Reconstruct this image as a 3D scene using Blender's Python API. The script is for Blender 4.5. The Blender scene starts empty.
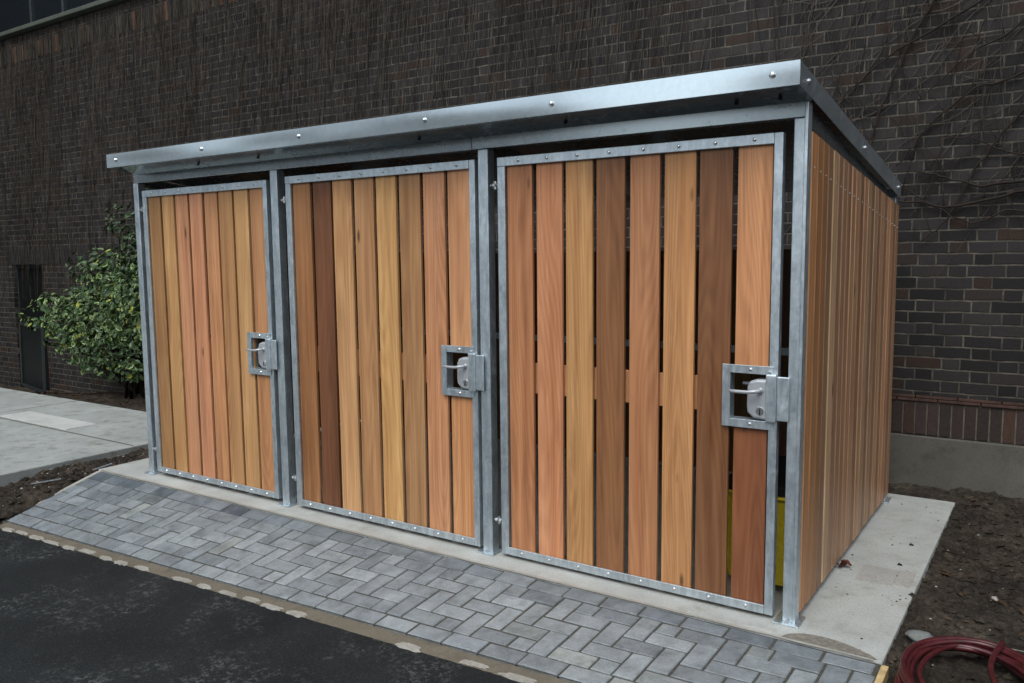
import bpy, bmesh, math, random
from mathutils import Vector, Matrix, noise as mnoise
R = math.radians
rnd = random.Random(7)
scene = bpy.context.scene
col = scene.collection

# ------------------------------------------------------------------ materials
class NT:
    def __init__(s, name):
        s.m = bpy.data.materials.new(name); s.m.use_nodes = True
        s.t = s.m.node_tree; s.t.nodes.clear()
        s.out = s.n('ShaderNodeOutputMaterial')
        s.b = s.n('ShaderNodeBsdfPrincipled')
        s.l(s.b.outputs[0], s.out.inputs[0])
    def n(s, typ, **kw):
        nd = s.t.nodes.new(typ)
        for k, v in kw.items(): setattr(nd, k, v)
        return nd
    def l(s, a, b): s.t.links.new(a, b)
    def put(s, sock, v):
        if isinstance(v, bpy.types.NodeSocket): s.l(v, sock)
        elif isinstance(v, (tuple, list)) and len(v) == 3 and sock.type == 'RGBA': sock.default_value = (*v, 1)
        else: sock.default_value = v
    def math(s, op, a, b=0.0, c=None, clamp=False):
        nd = s.n('ShaderNodeMath', operation=op, use_clamp=clamp)
        s.put(nd.inputs[0], a); s.put(nd.inputs[1], b)
        if c is not None: s.put(nd.inputs[2], c)
        return nd.outputs[0]
    def coord(s, which='Object'):
        return s.n('ShaderNodeTexCoord').outputs[which]
    def mapping(s, v, scale=(1,1,1), loc=(0,0,0), rot=(0,0,0)):
        nd = s.n('ShaderNodeMapping'); s.l(v, nd.inputs[0])
        s.put(nd.inputs['Scale'], scale); s.put(nd.inputs['Location'], loc); s.put(nd.inputs['Rotation'], rot)
        return nd.outputs[0]
    def noise(s, v, scale, detail=4, rough=.55, dist=0):
        nd = s.n('ShaderNodeTexNoise'); s.l(v, nd.inputs['Vector'])
        nd.inputs['Scale'].default_value = scale; nd.inputs['Detail'].default_value = detail
        nd.inputs['Roughness'].default_value = rough; nd.inputs['Distortion'].default_value = dist
        return nd.outputs['Fac']
    def ramp(s, v, stops):
        nd = s.n('ShaderNodeValToRGB'); s.l(v, nd.inputs[0])
        els = nd.color_ramp.elements
        while len(els) < len(stops): els.new(.5)
        for e, (p, c) in zip(els, stops):
            e.position = p
            e.color = (*c, 1) if isinstance(c, (tuple, list)) else (c, c, c, 1)
        return nd.outputs[0]
    def mix(s, f, a, b, blend='MIX'):
        nd = s.n('ShaderNodeMix', data_type='RGBA', blend_type=blend)
        s.put(nd.inputs[0], f); s.put(nd.inputs[6], a); s.put(nd.inputs[7], b)
        return nd.outputs[2]
    def bump(s, h, strength=.3, dist=.01):
        nd = s.n('ShaderNodeBump'); s.put(nd.inputs['Height'], h)
        nd.inputs['Strength'].default_value = strength; nd.inputs['Distance'].default_value = dist
        s.l(nd.outputs[0], s.b.inputs['Normal'])
    def fin(s, color=None, rough=None, metal=None, spec=None):
        if color is not None: s.put(s.b.inputs['Base Color'], color)
        if rough is not None: s.put(s.b.inputs['Roughness'], rough)
        if metal is not None: s.put(s.b.inputs['Metallic'], metal)
        if spec is not None: s.put(s.b.inputs['Specular IOR Level'], spec)
        return s.m

def plain(name, c, rough=.6, metal=0, spec=.4, var=.25, scale=20):
    k = NT(name); v = k.coord()
    f = k.noise(v, scale, 4)
    c2 = tuple(x * (1 - var) for x in c); c3 = tuple(min(1, x * (1 + var)) for x in c)
    return k.fin(k.ramp(f, [(.3, c2), (.7, c3)]), rough, metal, spec)

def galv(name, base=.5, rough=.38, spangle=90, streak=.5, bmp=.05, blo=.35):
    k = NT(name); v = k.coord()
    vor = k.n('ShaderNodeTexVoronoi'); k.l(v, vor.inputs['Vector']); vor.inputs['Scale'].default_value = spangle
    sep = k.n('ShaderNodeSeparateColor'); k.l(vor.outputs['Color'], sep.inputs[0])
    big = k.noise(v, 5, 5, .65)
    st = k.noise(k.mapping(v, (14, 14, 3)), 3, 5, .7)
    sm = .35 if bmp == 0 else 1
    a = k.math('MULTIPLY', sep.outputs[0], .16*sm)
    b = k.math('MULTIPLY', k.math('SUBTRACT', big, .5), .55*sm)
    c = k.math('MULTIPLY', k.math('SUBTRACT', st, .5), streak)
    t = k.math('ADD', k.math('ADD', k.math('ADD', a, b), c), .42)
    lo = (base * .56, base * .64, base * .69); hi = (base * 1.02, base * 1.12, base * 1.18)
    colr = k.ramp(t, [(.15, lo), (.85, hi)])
    # white zinc bloom
    bl = k.noise(k.mapping(v, (1, 1, 1), (3, 1, 7)), 13, 6, .7)
    blm = k.ramp(bl, [(.57, 0.0), (.68, 1.0)])
    colr = k.mix(k.math('MULTIPLY', blm, blo), colr, (.62, .66, .68))
    r = k.math('ADD', k.math('MULTIPLY', t, .16), rough - .06)
    r = k.math('ADD', r, k.math('MULTIPLY', blm, .15 if bmp else 0))
    k.bump(k.math('ADD', k.math('MULTIPLY', st, .6), sep.outputs[0]), bmp, .004)
    return k.fin(colr, r, .92, .5)

def wood(name):
    k = NT(name)
    oi = k.n('ShaderNodeObjectInfo')
    v0 = k.coord()
    off = k.math('MULTIPLY', oi.outputs['Random'], 37.0)
    cmb = k.n('ShaderNodeCombineXYZ'); k.l(off, cmb.inputs[0]); k.l(off, cmb.inputs[1]); k.l(off, cmb.inputs[2])
    va = k.n('ShaderNodeVectorMath', operation='ADD'); k.l(v0, va.inputs[0]); k.l(cmb.outputs[0], va.inputs[1])
    v = va.outputs[0]
    # cathedral figure: contour lines of a stretched noise
    n1 = k.noise(k.mapping(v, (5.0, 5.0, .35)), 1.0, 1.5, .4)
    rings = k.math('SINE', k.math('MULTIPLY', n1, 190.0))
    rings = k.math('MULTIPLY', k.math('ADD', rings, 1.0), .5)
    fine = k.noise(k.mapping(v, (240, 240, 2.5)), 1.0, 4, .65)
    mid = k.noise(k.mapping(v, (28, 28, .6)), 1.0, 3, .6)
    blot = k.noise(k.mapping(v, (6, 6, 1.6)), 1.0, 4, .6)
    base = oi.outputs['Color']
    dark = k.mix(1.0, base, (.58, .49, .42), 'MULTIPLY')
    light = k.mix(1.0, base, (1.26, 1.32, 1.32), 'MULTIPLY')
    t = k.math('ADD', k.math('MULTIPLY', rings, .13), k.math('MULTIPLY', fine, .36))
    t = k.math('ADD', t, k.math('MULTIPLY', mid, .80))
    t = k.math('ADD', t, k.math('MULTIPLY', blot, .35))
    f = k.n('ShaderNodeMapRange'); k.l(t, f.inputs[0]); f.inputs[1].default_value = .50; f.inputs[2].default_value = 1.08
    c = k.mix(f.outputs[0], dark, light)
    # sparse knots
    vor = k.n('ShaderNodeTexVoronoi'); k.l(k.mapping(v, (6, 6, 1.7)), vor.inputs['Vector']); vor.inputs['Scale'].default_value = 1.0
    vor.inputs['Randomness'].default_value = 1
    kn = k.ramp(vor.outputs['Distance'], [(.035, 1.0), (.085, 0.0)])
    c = k.mix(k.math('MULTIPLY', kn, .85), c, (.07, .03, .015))
    # faint reddish / yellowish drift along a board
    hue = k.noise(k.mapping(v, (9, 9, .8), (5, 2, 1)), 1.0, 2)
    c = k.mix(k.math('MULTIPLY', k.math('SUBTRACT', hue, .42, clamp=True), 1.6, clamp=True), c, k.mix(1.0, c, (1.08, .96, .84), 'MULTIPLY'))
    # faint pale scuffs and water marks
    sc = k.ramp(k.noise(k.mapping(v, (7, 7, 2.2), (2, 8, 1)), 1.0, 6, .75), [(.60, 0.0), (.76, .30)])
    c = k.mix(sc, c, k.mix(1.0, base, (1.35, 1.5, 1.7), 'MULTIPLY'))
    dm = k.ramp(k.noise(k.mapping(v, (16, 16, 1.1), (7, 3, 5)), 1.0, 5, .7), [(.55, 0.0), (.70, .60)])
    c = k.mix(dm, c, k.mix(1.0, base, (.52, .44, .38), 'MULTIPLY'))
    k.bump(k.math('ADD', fine, k.math('MULTIPLY', rings, .5)), .2, .002)
    return k.fin(c, k.math('ADD', k.math('MULTIPLY', blot, .25), .32), 0, .42)

def brick(name, course=.079, unit=.3375, wall=True):
    """Flemish bond: a stretcher and a header alternate in each course."""
    k = NT(name); v0 = k.coord()
    wob = k.n('ShaderNodeTexNoise'); k.l(v0, wob.inputs['Vector']); wob.inputs['Scale'].default_value = 9; wob.inputs['Detail'].default_value = 3
    sub = k.n('ShaderNodeVectorMath', operation='SUBTRACT'); k.l(wob.outputs['Color'], sub.inputs[0]); sub.inputs[1].default_value = (.5, .5, .5)
    sc = k.n('ShaderNodeVectorMath', operation='SCALE'); k.l(sub.outputs[0], sc.inputs[0]); sc.inputs['Scale'].default_value = .014
    ad = k.n('ShaderNodeVectorMath', operation='ADD'); k.l(v0, ad.inputs[0]); k.l(sc.outputs[0], ad.inputs[1])
    sp = k.n('ShaderNodeSeparateXYZ'); k.l(ad.outputs[0], sp.inputs[0])
    X, Z = sp.outputs[0], sp.outputs[2]
    zr = k.math('DIVIDE', Z, course); row = k.math('FLOOR', zr); fz = k.math('FRACT', zr)
    odd = k.math('FRACT', k.math('MULTIPLY', row, .5))
    rown = k.n('ShaderNodeTexWhiteNoise', noise_dimensions='1D'); k.l(row, rown.inputs['W'])
    xr = k.math('ADD', k.math('ADD', k.math('DIVIDE', X, unit), odd), k.math('MULTIPLY', rown.outputs[0], .07))
    cell = k.math('FLOOR', xr); fx = k.math('FRACT', xr)
    head = k.math('GREATER_THAN', fx, .6667)
    a = k.math('MULTIPLY', k.math('MINIMUM', fx, k.math('SUBTRACT', .6667, fx)), unit)
    b = k.math('MULTIPLY', k.math('MINIMUM', k.math('SUBTRACT', fx, .6667), k.math('SUBTRACT', 1.0, fx)), unit)
    dx = k.math('MAXIMUM', a, b)
    dz = k.math('MULTIPLY', k.math('MINIMUM', fz, k.math('SUBTRACT', 1.0, fz)), course)
    d = k.math('MINIMUM', dx, dz)
    mr = k.n('ShaderNodeMapRange'); mr.interpolation_type = 'SMOOTHSTEP'; k.l(d, mr.inputs[0]); mr.inputs[1].default_value = .0035; mr.inputs[2].default_value = .0075
    isb = mr.outputs[0]
    idv = k.n('ShaderNodeCombineXYZ'); k.l(k.math('ADD', k.math('MULTIPLY', cell, 2.0), head), idv.inputs[0]); k.l(row, idv.inputs[1])
    wn = k.n('ShaderNodeTexWhiteNoise', noise_dimensions='2D'); k.l(idv.outputs[0], wn.inputs['Vector'])
    cb = k.ramp(wn.outputs[0], [(0, (.009, .008, .008)), (.3, (.015, .013, .0132)), (.6, (.022, .0185, .0185)), (.84, (.027, .0225, .022)), (.93, (.023, .015, .011)), (1, (.031, .017, .011))])
    fn = k.noise(v0, 60, 5, .7)
    cb = k.mix(1.0, cb, k.ramp(fn, [(.25, .62), (.75, 1.4)]), 'MULTIPLY')
    big = k.noise(v0, .55, 4, .6)
    cb = k.mix(1.0, cb, k.ramp(big, [(.3, .72), (.7, 1.25)]), 'MULTIPLY')
    mn = k.noise(v0, 7, 5, .7)
    cm = k.ramp(mn, [(.30, (.024, .021, .018)), (.50, (.068, .060, .048)), (.70, (.150, .130, .104))])
    c = k.mix(isb, cm, cb)
    # whitish lime bloom, few spots
    lb = k.ramp(k.noise(k.mapping(v0, (1, 1, .6)), 3.2, 6, .75), [(.66, 0.0), (.76, .25)])
    c = k.mix(lb, c, (.10, .10, .09))
    h = k.math('ADD', k.math('MULTIPLY', isb, .7), k.math('MULTIPLY', fn, .3))
    k.bump(h, .8, .008)
    return k.fin(c, .78, 0, .3)

def concrete(name, c=(.40, .41, .39), dirt=.5, stain=(.20, .18, .14)):
    k = NT(name); v = k.coord()
    a = k.noise(v, 2.2, 6, .65); b = k.noise(v, 90, 3, .6); d = k.noise(k.mapping(v, (1, 1, 1), (4, 4, 4)), 7, 6, .72)
    cc = k.ramp(a, [(.3, tuple(x * .78 for x in c)), (.7, tuple(x * 1.12 for x in c))])
    cc = k.mix(1.0, cc, k.ramp(b, [(.3, .86), (.7, 1.1)]), 'MULTIPLY')
    cc = k.mix(k.ramp(d, [(.52, 0.0), (.72, dirt)]), cc, stain)
    pits = k.ramp(k.noise(v, 45, 2, .5), [(.24, .55), (.30, 0.0)])
    cc = k.mix(pits, cc, (.12, .11, .10))
    k.bump(k.math('ADD', b, k.math('MULTIPLY', a, 2)), .25, .004)
    return k.fin(cc, .8, 0, .3)

def soil(name):
    k = NT(name); v = k.coord()
    a = k.noise(v, 3.5, 7, .7); b = k.noise(v, 26, 7, .8)
    c = k.ramp(a, [(.28, (.017, .0135, .010)), (.5, (.038, .030, .022)), (.72, (.085, .067, .050))])
    c = k.mix(1.0, c, k.ramp(b, [(.32, .22), (.5, .9), (.68, 2.1)]), 'MULTIPLY')
    g = k.ramp(k.noise(v, 120, 2, .5), [(.70, 0.0), (.76, .8)])
    c = k.mix(g, c, (.16, .14, .11))
    k.bump(k.math('ADD', k.math('MULTIPLY', b, .6), a), 1.0, .03)
    return k.fin(c, .88, 0, .25)

def asphalt(name):
    k = NT(name); v = k.coord()
    a = k.noise(v, 1.1, 6, .65, .3); b = k.noise(v, 110, 4, .75)
    c = k.ramp(a, [(.3, (.0070, .0082, .0088)), (.62, (.0145, .0165, .0175))])
    c = k.mix(1.0, c, k.ramp(b, [(.3, .35), (.72, 2.3)]), 'MULTIPLY')
    # dusty scuffed patches, blown by a finer mask
    p = k.noise(k.mapping(v, (1, 1, 1), (1.7, .4, 0), (0, 0, .3)), 2.6, 3, .6)
    q = k.noise(v, 30, 6, .85)
    m = k.math('MULTIPLY', k.ramp(p, [(.50, 0.0), (.62, 1.0)]), k.ramp(q, [(.52, 0.0), (.58, 1.0)]))
    c = k.mix(k.math('MULTIPLY', m, .6), c, (.11, .117, .116))
    sp = k.ramp(k.noise(v, 60, 3, .6), [(.66, 0.0), (.72, .75)])
    c = k.mix(sp, c, (.085, .088, .085))
    k.bump(k.math('ADD', b, k.math('MULTIPLY', a, 3)), .7, .006)
    return k.fin(c, .85, 0, .18)

def paver_mat(name):
    k = NT(name); v = k.coord()
    at = k.n('ShaderNodeVertexColor'); at.layer_name = 'Col'
    a = k.noise(v, 11, 6, .7); b = k.noise(v, 140, 3, .6)
    c = k.mix(1.0, at.outputs[0], k.ramp(a, [(.28, .56), (.5, .96), (.72, 1.28)]), 'MULTIPLY')
    c = k.mix(1.0, c, k.ramp(b, [(.3, .82), (.7, 1.15)]), 'MULTIPLY')
    w = k.ramp(k.noise(k.mapping(v, (1, 1, 1), (9, 9, 9)), 6, 5, .75), [(.58, 0.0), (.78, .45)])
    c = k.mix(w, c, (.36, .37, .36))
    k.bump(k.math('ADD', b, a), .5, .005)
    return k.fin(c, .62, 0, .4)

def leaf_mat(name):
    k = NT(name)
    at = k.n('ShaderNodeVertexColor'); at.layer_name = 'Col'
    m = k.fin(at.outputs[0], .42, 0, .45)
    k.b.inputs['Transmission Weight'].default_value = 0
    return m

M = {}
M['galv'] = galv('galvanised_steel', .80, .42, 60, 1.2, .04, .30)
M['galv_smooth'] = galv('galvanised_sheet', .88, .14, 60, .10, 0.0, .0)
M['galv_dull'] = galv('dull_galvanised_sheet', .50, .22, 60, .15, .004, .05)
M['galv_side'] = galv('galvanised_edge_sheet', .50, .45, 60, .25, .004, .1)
M['lock'] = plain('lock_grey_paint', (.42, .44, .46), .38, .35, .5, .08)
M['chrome'] = plain('bright_zinc', (.68, .69, .70), .22, .9, .5, .1)
M['wood'] = wood('cedar')
M['brick'] = brick('soot_brick')
M['black'] = plain('black_inside', (.008, .008, .008), .8)
M['slab'] = concrete('new_concrete', (.40, .41, .39), .55, (.21, .19, .15))
M['plinth'] = concrete('plinth_concrete', (.100, .094, .078), .6, (.03, .03, .024))
M['path'] = concrete('path_concrete', (.33, .35, .335), .9, (.15, .145, .115))
M['patch'] = concrete('patch_mortar', (.36, .35, .325), .5)
M['haunch'] = concrete('mortar_haunch', (.145, .125, .095), .7, (.07, .06, .045))
M['haunch_light'] = concrete('pale_mortar', (.33, .315, .28), .6)
M['sand'] = plain('jointing_sand', (.185, .170, .145), .9, 0, .2, .3, 60)
M['soil'] = soil('soil')
M['asphalt'] = asphalt('asphalt')
M['paver'] = paver_mat('slate_block')
M['joint'] = plain('joint_sand', (.070, .067, .058), .9, 0, .2, .35, 70)
M['leaf'] = leaf_mat('variegated_leaf')
M['twig'] = plain('bare_twig', (.021, .015, .012), .8, 0, .2, .4, 8)
M['hose'] = plain('red_rubber', (.060, .010, .012), .34, 0, .5, .35, 30)
M['stone'] = concrete('stone', (.16, .17, .165), .3)
M['pebble'] = plain('pale_stone', (.30, .28, .25), .8, 0, .2, .3, 60)
M['dead_leaf'] = plain('dead_leaf', (.095, .026, .016), .7, 0, .3, .5, 60)
M['yellow'] = plain('yellow_plastic', (.75, .58, .03), .45, 0, .4, .12)
M['stake'] = plain('raw_timber', (.48, .35, .17), .7, 0, .3, .25, 40)
M['dark_paint'] = plain('dark_green_paint', (.005, .006, .006), .5, 0, .2)
M['grey_frame'] = plain('weathered_frame', (.018, .021, .022), .45, .1, .5)
M['teal_frame'] = plain('teal_window_frame', (.025, .036, .036), .6, 0, .4)
M['coping'] = concrete('mossy_coping', (.075, .085, .070), .5, (.03, .04, .028))
M['glass'] = plain('dark_glass', (.010, .013, .016), .35, 0, .12)
M['red_wood'] = plain('red_jamb', (.10, .024, .012), .6)
M['tile'] = plain('red_creasing_tile', (.060, .032, .024), .8, 0, .3, .45, 14)
M['soldier'] = None

# ------------------------------------------------------------------ helpers
class MB:
    def __init__(s): s.v = []; s.f = []; s.c = []
    def box(s, x0, x1, y0, y1, z0, z1, c=None):
        b = len(s.v)
        s.v += [(x0,y0,z0),(x1,y0,z0),(x1,y1,z0),(x0,y1,z0),(x0,y0,z1),(x1,y0,z1),(x1,y1,z1),(x0,y1,z1)]
        s.f += [tuple(b+i for i in q) for q in ((0,3,2,1),(4,5,6,7),(0,1,5,4),(1,2,6,5),(2,3,7,6),(3,0,4,7))]
        s.c += [c]*6
        return s
    def hexa(s, pts, c=None):
        b = len(s.v); s.v += [tuple(p) for p in pts]
        s.f += [tuple(b+i for i in q) for q in ((0,3,2,1),(4,5,6,7),(0,1,5,4),(1,2,6,5),(2,3,7,6),(3,0,4,7))]
        s.c += [c]*6
        return s
    def cyl(s, p, axis, r, h, n=12, r2=None):
        r2 = r if r2 is None else r2
        axis = Vector(axis).normalized(); q = axis.to_track_quat('Z', 'Y'); p = Vector(p); b = len(s.v)
        for k, rr in ((0, r), (1, r2)):
            for i in range(n):
                a = 2*math.pi*i/n
                s.v.append(tuple(p + q @ Vector((rr*math.cos(a), rr*math.sin(a), h*k))))
        for i in range(n):
            j = (i+1) % n; s.f.append((b+i, b+j, b+n+j, b+n+i)); s.c.append(None)
        s.f.append(tuple(b+n+i for i in range(n))); s.f.append(tuple(b+n-1-i for i in range(n))); s.c += [None, None]
        return s
    def tube(s, pts, rad, n=8, cap=True):
        """pts list of Vector; rad float or list"""
        pts = [Vector(p) for p in pts]; b = len(s.v); m = len(pts)
        up = Vector((.13, .21, 1)).normalized()
        for k in range(m):
            d = (pts[min(k+1, m-1)] - pts[max(k-1, 0)]).normalized()
            u = d.cross(up)
            if u.length < 1e-3: u = d.cross(Vector((1, 0, 0)))
            u.normalize(); w = u.cross(d)
            r = rad[k] if isinstance(rad, (list, tuple)) else rad
            for i in range(n):
                a = 2*math.pi*i/n
                s.v.append(tuple(pts[k] + r*(math.cos(a)*u + math.sin(a)*w)))
        for k in range(m-1):
            for i in range(n):
                j = (i+1) % n
                s.f.append((b+k*n+i, b+k*n+j, b+(k+1)*n+j, b+(k+1)*n+i)); s.c.append(None)
        if cap:
            s.f.append(tuple(b+n-1-i for i in range(n))); s.f.append(tuple(b+(m-1)*n+i for i in range(n))); s.c += [None, None]
        return s
    def face(s, pts, c=None):
        b = len(s.v); s.v += [tuple(p) for p in pts]; s.f.append(tuple(range(b, b+len(pts)))); s.c.append(c)
        return s
    def build(s, name, mat, parent=None, bevel=0, smooth=False, segs=2, color=None):
        me = bpy.data.meshes.new(name); me.from_pydata(s.v, [], s.f); me.update()
        if any(c is not None for c in s.c):
            ca = me.color_attributes.new('Col', 'FLOAT_COLOR', 'CORNER')
            buf = []
            for poly, c in zip(me.polygons, s.c):
                c = c or (.1, .1, .1)
                buf += [c[0], c[1], c[2], 1.0]*poly.loop_total
            ca.data.foreach_set('color', buf)
        o = bpy.data.objects.new(name, me); col.objects.link(o)
        me.materials.append(mat)
        if parent: o.parent = parent
        if smooth:
            me.polygons.foreach_set('use_smooth', [True]*len(me.polygons))
        if bevel:
            md = o.modifiers.new('bevel', 'BEVEL'); md.width = bevel; md.segments = segs; md.limit_method = 'ANGLE'; md.angle_limit = R(40)
            md.harden_normals = False
        if color: o.color = (*color, 1)
        return o

def tag(o, label=None, cat=None, group=None, kind=None):
    if label: o['label'] = label
    if cat: o['category'] = cat
    if group: o['group'] = group
    if kind: o['kind'] = kind
    return o
def empty(name, loc=(0, 0, 0)):
    o = bpy.data.objects.new(name, None); col.objects.link(o); o.location = loc; o.empty_display_size = .1
    return o
def srgb(r, g, b, k=1.0):
    f = lambda u: k*(((u/255+.055)/1.055)**2.4 if u > 10 else u/255/12.92)
    return (f(r), f(g), f(b))

# ------------------------------------------------------------------ ground and setting
def zpave(x, y):
    t = max(0, min(1.4, (-.145-y)/.7))
    return -.006 + t*(-.016+.035*min(x, .6))
def zroad(x, y=0):
    return -.045 + .035*x if x < 1.2 else -.045+.042
g = MB().face([(-150, -150, -.62), (150, -150, -.62), (150, 150, -.62), (-150, 150, -.62)])
tag(g.build('ground', M['soil']), kind='structure')

# asphalt road: fine grid near, falls gently to the left like the pavers
rd = MB(); xs = [-40, -20, -12, -9, -7] + [-6+.25*i for i in range(33)] + [3, 5, 9, 20, 40]
ys = [-60, -30, -15, -8, -5, -3.5] + [-2.6+.2*i for i in range(9)]
def road_edge(x): return -.905 + .012*math.sin(x*3.1) + .010*mnoise.noise(Vector((x*5, 0, 0)))
for i in range(len(xs)-1):
    x0, x1 = xs[i], xs[i+1]
    yl = ys + [None]
    for j in range(len(ys)):
        y0a = y0b = ys[j]
        if j+1 < len(ys): y1a = y1b = ys[j+1]
        else: y1a, y1b = road_edge(x0), road_edge(x1)
        zf = lambda x: max(-.5, zroad(x))
        rd.face([(x0, y0a, zf(x0)), (x1, y0b, zf(x1)), (x1, y1b, zf(x1)), (x0, y1a, zf(x0))])
# skirt along the edge so that the tarmac has thickness
for i in range(len(xs)-1):
    x0, x1 = xs[i], xs[i+1]; zf = lambda x: max(-.5, zroad(x))
    rd.face([(x0, road_edge(x0), zf(x0)), (x1, road_edge(x1), zf(x1)), (x1, road_edge(x1), -.61), (x0, road_edge(x0), -.61)])
tag(rd.build('road', M['asphalt']), kind='structure')

# paving: herringbone blocks 200 x 100 between two stretcher courses
pv = MB()
bx0, bx1, by1, by0 = -5.16, .372, -.150, -.845
cols = []
def block(x0, x1, y0, y1, top=False):
    x0, x1 = max(x0, bx0), min(x1, bx1); 
    if x1-x0 < .018 or y1-y0 < .018: return
    g_ = .0050
    x0 += g_; x1 -= g_; y0 += g_; y1 -= g_
    dz = rnd.uniform(-.0025, .0025); tx = rnd.uniform(-.0015, .0015); ty = rnd.uniform(-.0015, .0015)
    yc = (y0+y1)/2; xc = (x0+x1)/2
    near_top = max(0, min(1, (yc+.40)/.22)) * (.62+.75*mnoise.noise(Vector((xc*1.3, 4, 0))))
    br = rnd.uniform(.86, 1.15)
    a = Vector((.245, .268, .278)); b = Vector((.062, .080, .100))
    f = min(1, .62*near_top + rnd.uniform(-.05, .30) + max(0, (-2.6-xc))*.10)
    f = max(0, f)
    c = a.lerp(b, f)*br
    if rnd.random() < .06: c = Vector((c.x*1.06, c.y*1.04, c.z*.97))
    p = []
    ch = .004
    def P(x, y, off): return (x, y, zpave(x, y)+dz+off+tx*(x-xc)/.1+ty*(y-yc)/.1)
    lo = [P(x, y, -.05) for x, y in ((x0, y0), (x1, y0), (x1, y1), (x0, y1))]
    md = [P(x, y, -ch) for x, y in ((x0, y0), (x1, y0), (x1, y1), (x0, y1))]
    jit = lambda: rnd.uniform(-.0012, .0012)
    hi = [P(x+jit(), y+jit(), 0) for x, y in ((x0+ch, y0+ch), (x1-ch, y0+ch), (x1-ch, y1-ch), (x0+ch, y1-ch))]
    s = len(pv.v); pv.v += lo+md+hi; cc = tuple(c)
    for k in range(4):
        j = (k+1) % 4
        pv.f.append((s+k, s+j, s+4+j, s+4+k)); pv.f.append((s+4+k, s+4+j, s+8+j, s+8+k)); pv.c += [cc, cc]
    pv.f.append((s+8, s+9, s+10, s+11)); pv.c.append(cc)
x = bx0
while x < bx1:
    block(x, x+.197, by1-.1, by1)
    block(x-.06, x+.137, by0, by0+.1); x += .197
block(x-.06, bx1, by0, by0+.1)
# herringbone on a 0.1 grid, 5 rows deep; pairs cut at the border become half blocks
u = .099; rows = 5; H0 = by0+.1; uy = (by1-.1-H0)/rows
ncol = int((bx1-bx0)/u)+2
occ = {}
for i in range(-4, ncol+4):
    for j in range(-4, rows+4):
        # 90 degree herringbone: tile by k = (i - j) mod 4
        k_ = (i-j) % 4
        if k_ == 0: cells = [(i, j), (i+1, j)]
        elif k_ == 3: cells = [(i, j), (i, j+1)]
        else: continue
        inside = [c for c in cells if 0 <= c[1] < rows]
        for c in inside:
            if c in occ: inside = [q for q in inside if q != c]
        if not inside: continue
        for c in inside: occ[c] = 1
        i0 = min(c[0] for c in inside); i1 = max(c[0] for c in inside)+1
        j0 = min(c[1] for c in inside); j1 = max(c[1] for c in inside)+1
        block(bx0+i0*u, bx0+i1*u, H0+j0*uy, H0+j1*uy)
for i in range(ncol):
    for j in range(rows):
        if (i, j) not in occ: block(bx0+i*u, bx0+(i+1)*u, H0+j*uy, H0+(j+1)*uy)
tag(pv.build('pavement', M['paver']), kind='structure')
# bed the blocks lie in
bd = MB()
n = 40
for i in range(n):
    x0 = bx0-.01+(bx1-bx0+.02)*i/n; x1 = bx0-.01+(bx1-bx0+.02)*(i+1)/n
    for (ya, yb) in ((by0, -.5), (-.5, by1+.02)):
        bd.face([(x0, ya, zpave(x0, ya)-.0045), (x1, ya, zpave(x1, ya)-.0045), (x1, yb, zpave(x1, yb)-.0045), (x0, yb, zpave(x0, yb)-.0045)])
tag(bd.build('pavement_bedding', M['joint']), kind='structure')
# mortar haunching between blocks and tarmac, with paler dabs
hn = MB(); n = 220
def hz(x, t): return zpave(x, by0)*(1-t)+(zroad(x)+.001)*t - .012*(1-t) + .004*mnoise.noise(Vector((x*14, t*3, 2)))
for i in range(n):
    x0 = bx0-.06+(bx1-bx0+.12)*i/n; x1 = bx0-.06+(bx1-bx0+.12)*(i+1)/n
    for (t0, t1) in ((0, .5), (.5, 1)):
        q = []
        for (x_, t) in ((x0, t1), (x1, t1), (x1, t0), (x0, t0)):
            y = by0+.002 + t*(-.080); q.append((x_, y, hz(x_, t)))
        hn.face(q)
tag(hn.build('kerb_mortar', M['haunch'], smooth=True), kind='structure')
r2 = random.Random(12); x = -5.05; k = 0
dabs = MB()
while x < .2:
    L = r2.uniform(.11, .20); w = r2.uniform(.016, .026)
    if r2.random() < (.92 if x < -2.2 else .75):
        cx, cy = x+L/2, -.906+r2.uniform(-.010, .008); m = 22
        z = lambda xx: zroad(xx)+.007
        ring = []
        for i in range(m):
            a = 2*math.pi*i/m; rr = 1+.55*mnoise.noise(Vector((math.cos(a)*2.4+cx*9, math.sin(a)*2.4, 3)))
            sx = math.copysign(abs(math.cos(a))**.6, math.cos(a)); sy = math.copysign(abs(math.sin(a))**.7, math.sin(a))
            px, py = cx+L/2*rr*sx, cy+w*rr*sy
            ring.append((px, py))
        top = [(cx+(px-cx)*.8, cy+(py-cy)*.75, z(px)+.002) for px, py in ring]; bot = [(px, py, z(px)-.012) for px, py in ring]
        dabs.face(top)
        for i in range(m):
            j = (i+1) % m; dabs.face([bot[i], bot[j], top[j], top[i]])
    x += L + r2.uniform(.015, .07)
tag(dabs.build('kerb_mortar_dabs', M['haunch_light']), kind='structure')

# concrete slab under the shelter
sl = MB()
sl.hexa([(-5.20, -.145, -.40), (.372, -.145, -.40), (.372, 2.33, -.40), (-5.20, 2.33, -.40), (-5.20, -.145, 0), (.372, -.145, 0), (.372, 2.33, 0), (-5.20, 2.33, 0)])
tag(sl.build('slab', M['slab'], bevel=.006), kind='structure')
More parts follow.
